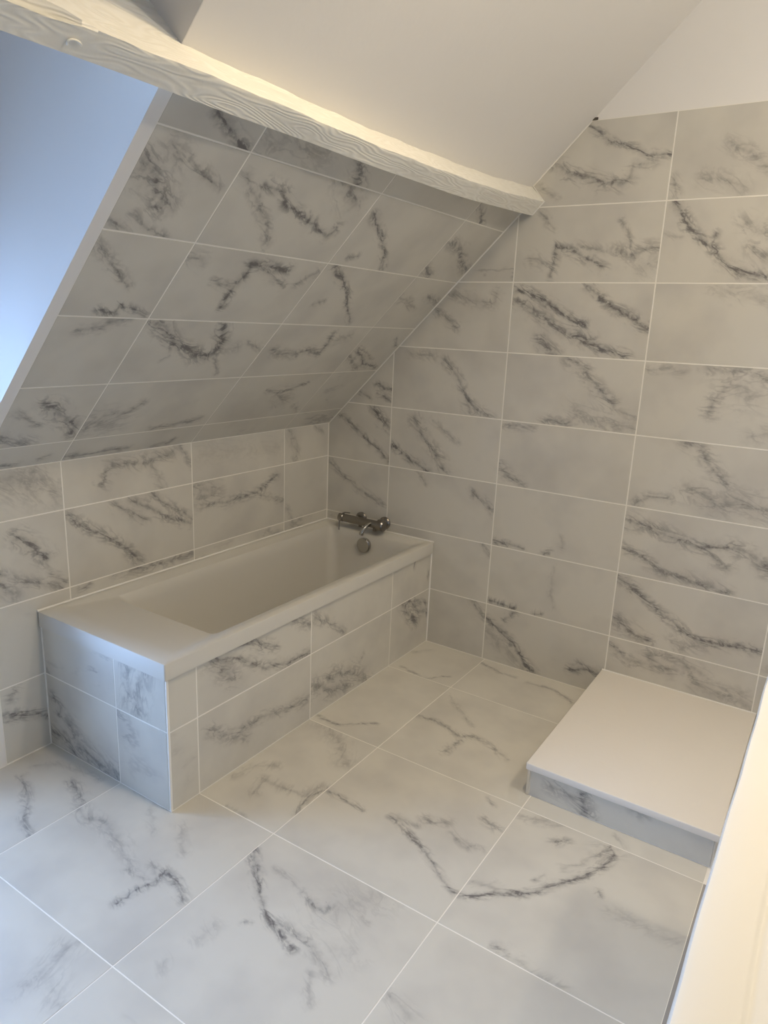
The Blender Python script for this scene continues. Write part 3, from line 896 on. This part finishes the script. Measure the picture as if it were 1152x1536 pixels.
tube_obj('bulb_holder', M_FRAME, ceil_top, [(BULB[0], BULB[1], CEIL_Z), (BULB[0], BULB[1], BULB[2] + 0.05)], [0.03, 0.018], 16)
for (sx_, sy_) in SPOTS:                          # rim of the recessed spot
    bm = bmesh.new()
    ring = [[bm.verts.new((sx_ + r * math.cos(a), sy_ + r * math.sin(a), z)) for a in [2 * math.pi * k / 24 for k in range(24)]]
            for (r, z) in ((0.075, CEIL_Z), (0.075, CEIL_Z - 0.004), (0.062, CEIL_Z - 0.004), (0.060, CEIL_Z))]
    for a, b in zip(ring[:-1], ring[1:]):
        for k in range(24):
            bm.faces.new((a[k], a[(k + 1) % 24], b[(k + 1) % 24], b[k]))
    link('spot_rim', mesh_from_bm('spot_rim', bm, True), M_CHROME_SATIN, ceil_top)

# ------------------------------------------------------------------ dormer window (French casement down to the floor)
win = tag(empty('window_1', (WIN_X, -2.55, 0)), 'white casement dormer window letting in blue daylight', 'window', kind='structure')
def wbox(name, mat, par, x0, x1, y0, y1, z0, z1):
    o = box_obj(name, mat, par, x0 - WIN_X, x1 - WIN_X, y0 + 2.55, y1 + 2.55, z0, z1)
    return o
wy0, wy1 = -3.168, Y_OPEN - 0.03
for (a, b, c, d) in ((wy0, wy0 + 0.05, 0, WIN_H), (wy1 - 0.05, wy1, 0, WIN_H), (wy0 + 0.05, wy1 - 0.05, 0, 0.06), (wy0 + 0.05, wy1 - 0.05, WIN_H - 0.06, WIN_H)):
    wbox('window_frame', M_FRAME, win, WIN_X - 0.06, WIN_X, a, b, c, d)
ym = (wy0 + wy1) / 2
for (a, b) in ((wy0 + 0.052, ym - 0.001), (ym + 0.001, wy1 - 0.052)):
    s = wbox('casement', M_FRAME, win, WIN_X - 0.045, WIN_X - 0.005, a, a + 0.05, 0.062, WIN_H - 0.062)
    for (p, q, r, t) in ((b - 0.05, b, 0.062, WIN_H - 0.062), (a + 0.05, b - 0.05, 0.062, 0.14), (a + 0.05, b - 0.05, WIN_H - 0.13, WIN_H - 0.062)):
        wbox('rail', M_FRAME, win, WIN_X - 0.045, WIN_X - 0.005, p, q, r, t)
    wbox('pane', M_PANE, win, WIN_X - 0.028, WIN_X - 0.022, a + 0.05, b - 0.05, 0.14, WIN_H - 0.13)
wbox('handle', M_CHROME_SATIN, win, WIN_X - 0.005, WIN_X + 0.03, ym - 0.01, ym + 0.01, 0.72, 0.84)

# ------------------------------------------------------------------ painted roof beam
def lerp(a, b, t): return a + (b - a) * t
def beam_section(y):
    # measured along its length: it rises a little towards the gable
    t = max(0.0, min(1.0, (y + 1.0) / 1.0))
    lift = 0.025 * t * t
    lx, lz = 1.0275 + lift, 2.0375 + lift
    w = 0.043 + 0.007 * t + 0.0012 * math.sin(7 * y + 1) + 0.0010 * math.sin(23 * y) + 0.0005 * math.sin(61 * y)
    tx, tz = lx + w, lz + w
    wane = max(0.0, min(1.0, (-2.115 - y) / 0.06))
    g = 0.0006 + 0.011 * wane
    jl = 0.0012 * math.sin(11 * y + 2)
    D = 0.27
    return [(lx + jl, lz - jl),
            (tx - 0.012 - 0.004 * wane, tz - 0.012 - 0.004 * wane),
            (tx - 0.003 - 0.004 * wane, tz - 0.003 - 0.004 * wane),
            (tx - 0.001 - 0.026 * wane, tz + 0.0005 - 0.004 * wane),
            (tx - 0.003 - 0.012 * wane, tz + 0.003 + 0.012 * wane + 0.006 * wane),
            (tx - D, tz + D),
            (lx - D, lz + D)]
bm = bmesh.new()
ys = [0.0 - 0.0] + [-0.03 * k for k in range(1, 101)] + [-3.17 + 0.0]
rings = [[bm.verts.new((p[0], y, p[1])) for p in beam_section(y)] for y in ys]
for a, b in zip(rings[:-1], rings[1:]):
    for k in range(7):
        bm.faces.new((a[k], a[(k + 1) % 7], b[(k + 1) % 7], b[k]))
bm.faces.new(rings[0]); bm.faces.new(rings[-1][::-1])
me = mesh_from_bm('roof_beam', bm)
for p in me.polygons: p.use_smooth = True
auto_smooth(me, 25)
beam = tag(link('roof_beam', me, M_BEAM), 'cream-painted wooden roof beam with raised grain crossing under the ceiling', 'beam')
# paint bead where the beam meets the gable, and a knot near the dormer
tube_obj('paint_bead', M_SEAL, beam, [(1.047, -0.003, 2.177), (1.1035, -0.003, 2.1125), (1.055, -0.003, 2.0625)], 0.0022, 8)
kn = Vector((1.045, -2.135, 2.052))
bm = bmesh.new()
n_ = Vector((R2, 0, -R2)); e1 = Vector((R2, 0, R2)); e2 = Y_
pts = [kn + n_ * 0.001 + e1 * 0.008 * math.sin(a) + e2 * 0.014 * math.cos(a) for a in [math.pi * (0.1 + 1.1 * k / 12) for k in range(13)]]
bm_tube(bm, pts, 0.002, 6)
link('knot', mesh_from_bm('knot', bm, True), M_BEAM, beam)

# ------------------------------------------------------------------ bath surround (tiled box)
BX, BL, BH = 0.672, 1.685, 0.543
FASC = 0.057
sur = tag(empty('bath_surround', (BX / 2, -BL / 2, 0)), 'marble-tiled box carrying the bathtub, blue-lit at its near end', 'bath panel')
def on_sur(o):
    o.location -= Vector((BX / 2, -BL / 2, 0)); return o
ht = BH - FASC - 0.002
on_sur(box_obj('side_panel', M_GROUT, sur, BX - 0.04, BX - REC, -BL + REC + 0.001, -0.003, 0.0, ht))
on_sur(box_obj('end_panel', M_GROUT, sur, 0.003, BX - 0.041, -BL + REC, -BL + 0.04, 0.0, ht))
py = [-0.003, -0.3608, -0.9608, -1.5608, -BL + 0.0065]
for i in range(len(py) - 1):
    for (v0, v1) in ((0.0015, 0.2935), (0.2935, ht)):
        add_tile(sur, 'P', py[i + 1], py[i], v0, v1)
for (u0, u1) in ((0.003, 0.4095), (0.4095, BX - 0.0065)):
    for (v0, v1) in ((0.0015, 0.2935), (0.2935, ht)):
        add_tile(sur, 'E', u0, u1, v0, v1)
on_sur(box_obj('corner_trim', M_SEAL, sur, BX - 0.0065, BX + 0.0004, -BL - 0.0004, -BL + 0.0065, 0.0, ht, 0.001))
on_sur(tube_obj('corner_joint', M_SEAL, sur, [(BX + 0.001, -0.0015, 0.0), (BX + 0.001, -0.0015, ht)], 0.0042, 8))
on_sur(tube_obj('corner_joint', M_GROUT, sur, [(0.0015, -BL - 0.001, 0.0), (0.0015, -BL - 0.001, ht)], 0.003, 8))

# ------------------------------------------------------------------ bathtub
def rrect(x0, x1, y0, y1, r, z, seg=6):
    pts = []
    for (cx, cyy, a0) in ((x1 - r, y1 - r, 0), (x0 + r, y1 - r, 90), (x0 + r, y0 + r, 180), (x1 - r, y0 + r, 270)):
        for k in range(seg + 1):
            a = math.radians(a0 + 90 * k / seg)
            pts.append((cx + r * math.cos(a), cyy + r * math.sin(a), z))
    return pts
tub = tag(empty('bathtub', (0.34, -0.845, 0)), 'white rectangular built-in bathtub with wide flat rim at near end', 'bathtub')
ox, oy0, oy1 = 0.683, -1.697, -0.004
loops = [
    rrect(0.03, ox - 0.02, oy0 + 0.03, oy1 - 0.02, 0.006, BH - FASC),
    rrect(0.004, ox, oy0, oy1, 0.006, BH - FASC),
    rrect(0.004, ox, oy0, oy1, 0.006, BH - 0.006),
    rrect(0.0055, ox - 0.0015, oy0 + 0.0015, oy1, 0.006, BH - 0.0015),
    rrect(0.008, ox - 0.005, oy0 + 0.005, oy1 - 0.002, 0.006, BH),
    rrect(0.028, ox - 0.034, oy0 + 0.075, oy1 - 0.024, 0.02, BH - 0.0005),
    rrect(0.036, ox - 0.042, oy0 + 0.087, oy1 - 0.030, 0.022, BH - 0.005),
    rrect(0.072, ox - 0.066, oy0 + 0.262, oy1 - 0.052, 0.03, BH - 0.012),
    rrect(0.080, ox - 0.074, oy0 + 0.280, oy1 - 0.060, 0.035, BH - 0.022),
    rrect(0.090, ox - 0.084, oy0 + 0.305, oy1 - 0.068, 0.045, BH - 0.06),
    rrect(0.105, ox - 0.100, oy0 + 0.42, oy1 - 0.085, 0.06, BH - 0.28),
    rrect(0.125, ox - 0.120, oy0 + 0.49, oy1 - 0.105, 0.07, BH - 0.38),
    rrect(0.165, ox - 0.160, oy0 + 0.56, oy1 - 0.150, 0.08, BH - 0.415),
    rrect(0.26, ox - 0.25, oy0 + 0.75, oy1 - 0.30, 0.06, BH - 0.42),
]
bm = bmesh.new()
rg = [[bm.verts.new((p[0] - 0.34, p[1] + 0.845, p[2])) for p in lp] for lp in loops]
for a, b in zip(rg[:-1], rg[1:]):
    k = len(a)
    for i in range(k):
        bm.faces.new((a[i], a[(i + 1) % k], b[(i + 1) % k], b[i]))
bm.faces.new(rg[-1])
me = mesh_from_bm('shell', bm, True)
auto_smooth(me, 32)
link('shell', me, M_TUB, tub)
def on_tub(o):
    o.location -= Vector((0.34, -0.845, 0)); return o
on_tub(tube_obj('sealant_bead', M_SEAL, tub, [(0.004, oy0, BH + 0.0015), (0.004, -0.004, BH + 0.0015), (ox, -0.004, BH + 0.0015)], 0.0045, 8))
# overflow knob on the far inner end
oc = Vector((0.312, -0.0785, 0.470))
ov = on_tub(tube_obj('overflow_knob', M_CHROME, tub, [oc + Vector((0, 0.008, 0)), oc, oc + Vector((0, -0.012, 0)), oc + Vector((0, -0.016, 0)), oc + Vector((0, -0.0165, 0))],
                     [0.038, 0.040, 0.040, 0.036, 0.027], 32))

# ------------------------------------------------------------------ thermostatic bath mixer
tz, ty = 0.588, -0.062
tap = tag(empty('bath_mixer_tap', (0.28, 0, tz)), 'chrome wall-mounted bath mixer with short curved spout over the bathtub', 'tap')
def T(p): return (p[0] - 0.28, p[1], p[2] - tz)
def tap_tube(name, pts, r, mat=M_CHROME_SATIN, seg=20):
    return tube_obj(name, mat, tap, [T(p) for p in pts], r, seg)
tap_tube('body', [(0.165, ty, tz), (0.172, ty, tz), (0.372, ty, tz), (0.378, ty, tz)], [0.019, 0.021, 0.021, 0.019])
for x in (0.235, 0.385):
    tap_tube('escutcheon', [(x, -0.001, tz), (x, -0.006, tz), (x, -0.014, tz), (x, -0.018, tz)], [0.033, 0.033, 0.026, 0.014])
    tap_tube('connector', [(x, -0.016, tz), (x, -0.035, tz), (x, -0.036, tz), (x, ty + 0.018, tz)], [0.012, 0.012, 0.016, 0.016])
h1 = tap_tube('handle', [(0.132, ty, tz), (0.135, ty, tz), (0.160, ty, tz), (0.164, ty, tz)], [0.017, 0.022, 0.022, 0.018])
h2 = tap_tube('handle', [(0.379, ty, tz), (0.384, ty, tz), (0.414, ty, tz), (0.420, ty, tz)], [0.022, 0.031, 0.031, 0.026])
tube_obj('lever', M_CHROME_SATIN, h1, [T((0.148, ty - 0.018, tz - 0.005)), T((0.151, ty - 0.026, tz - 0.03)), T((0.154, ty - 0.03, tz - 0.062))], [0.004, 0.0035, 0.003], 10)
tube_obj('lever', M_CHROME_SATIN, h1, [T((0.150, ty, tz + 0.02)), T((0.165, ty + 0.004, tz + 0.028)), T((0.195, ty + 0.008, tz + 0.030))], [0.004, 0.0035, 0.003], 10)
sp = []
for k in range(13):
    a = math.radians(90 * k / 12)
    sp.append((0.345 - 0.016 * k / 12, ty - 0.012 - 0.062 * math.sin(a), tz + 0.004 - 0.050 * (1 - math.cos(a))))
tap_tube('spout', sp, [0.0105] * 11 + [0.012, 0.012], M_CHROME, 16)
tap_tube('diverter', [(0.365, ty - 0.004, tz - 0.018), (0.365, ty - 0.004, tz - 0.034), (0.365, ty - 0.004, tz - 0.036)], [0.011, 0.011, 0.008])
tap_tube('hose_outlet', [(0.27, ty, tz - 0.018), (0.27, ty, tz - 0.030)], [0.010, 0.009])

# ------------------------------------------------------------------ shower tray on its tiled plinth
TX0, TX1, TY0, TZ = 1.583, 2.212, -0.8885, 0.127
TTH = 0.026
pl = tag(empty('shower_plinth', ((TX0 + TX1) / 2, TY0 / 2, 0)), 'low marble-tiled plinth with metal corner trims below the shower tray', 'plinth')
def on_pl(o):
    o.location -= Vector(((TX0 + TX1) / 2, TY0 / 2, 0)); return o
on_pl(box_obj('plinth_body', M_GROUT, pl, TX0 + 0.012, TX1 - 0.002, -0.88, -0.004, 0.0, TZ - TTH - 0.001))
add_tile(pl, 'R', TX0 + 0.019, TX1 - 0.012, 0.002, TZ - TTH - 0.001, lift=0.0, gap=0.002)
for x in (TX0 + 0.006, TX1 - 0.0105):
    on_pl(box_obj('corner_trim', M_ALU, pl, x, x + 0.0105, -0.8835, -0.866, 0.001, TZ - TTH - 0.001, 0.001))
tray = tag(empty('shower_tray', ((TX0 + TX1) / 2, TY0 / 2, TZ - TTH)), 'matt white slab shower tray raised beside the gable wall', 'shower tray')
bm = bmesh.new()
bm_box(bm, -(TX1 - TX0) / 2, (TX1 - TX0) / 2, TY0 / 2, -TY0 / 2 - 0.004, 0.0, TTH)
bmesh.ops.bevel(bm, geom=list(bm.edges), offset=0.003, segments=3, affect='EDGES', profile=0.5)
me = mesh_from_bm('slab', bm, True); auto_smooth(me, 30)
link('slab', me, M_TRAY, tray)
tube_obj('sealant_bead', M_SEAL, tray, [(-(TX1 - TX0) / 2, -TY0 / 2 - 0.004, TTH + 0.0005), ((TX1 - TX0) / 2, -TY0 / 2 - 0.004, TTH + 0.0005)], 0.0035, 8)

# ------------------------------------------------------------------ glossy white half wall beside the viewer
HT = 1.0
prof = [(2.300, 0.0), (2.300, HT - 0.045), (2.279, HT - 0.043), (2.276, HT - 0.036), (2.2755, HT - 0.010), (2.2785, HT - 0.003), (2.285, HT),
        (2.329, HT + 0.0012), (2.332, HT + 0.0004), (2.3345, HT - 0.0016), (2.3372, HT - 0.0018), (2.340, HT - 0.0002), (2.344, HT + 0.0008),
        (2.42, HT + 0.001), (2.428, HT - 0.002), (2.43, HT - 0.04), (2.41, HT - 0.045), (2.41, 0.0)]
bm = bmesh.new()
yy = [-1.2 - 0.05 * k for k in range(31)]
rg = []
for y in yy:
    w = 0.0007 * math.sin(9 * y) + 0.0005 * math.sin(31 * y + 1)
    rg.append([bm.verts.new((p[0] + (w if p[1] > 0.5 else 0), y, p[1])) for p in prof])
for a, b in zip(rg[:-1], rg[1:]):
    for i in range(len(prof)):
        j = (i + 1) % len(prof)
        bm.faces.new((a[i], a[j], b[j], b[i]))
bm.faces.new(rg[0]); bm.faces.new(rg[-1][::-1])
me = mesh_from_bm('wall_partition', bm, True); auto_smooth(me, 40)
tag(link('wall_partition', me, M_GLOSS), 'glossy cream-white half wall with a grooved cap beside the shower tray', 'wall', kind='structure')

# ------------------------------------------------------------------ bright joints in the inner corners
def joint(name, par, pts, r, mat=M_GROUT):
    return tube_obj(name, mat, par, pts, r, 8)
joint('corner_joint', wall_left, [(0.0005, -0.0005, BH), (0.0005, -0.0005, 1.072)], 0.0030)
joint('corner_joint', wall_slope, [(0.001, -0.0005, 1.0725), (1.02, -0.0005, 2.0915)], 0.0026)
joint('corner_joint', wall_back, [(1.05, -0.0005, 2.1785), (1.272, -0.0005, 2.401)], 0.003)
joint('corner_joint', wall_left, [(0.0005, Y_END, 0.001), (0.0005, -1.70, 0.001)], 0.0025)
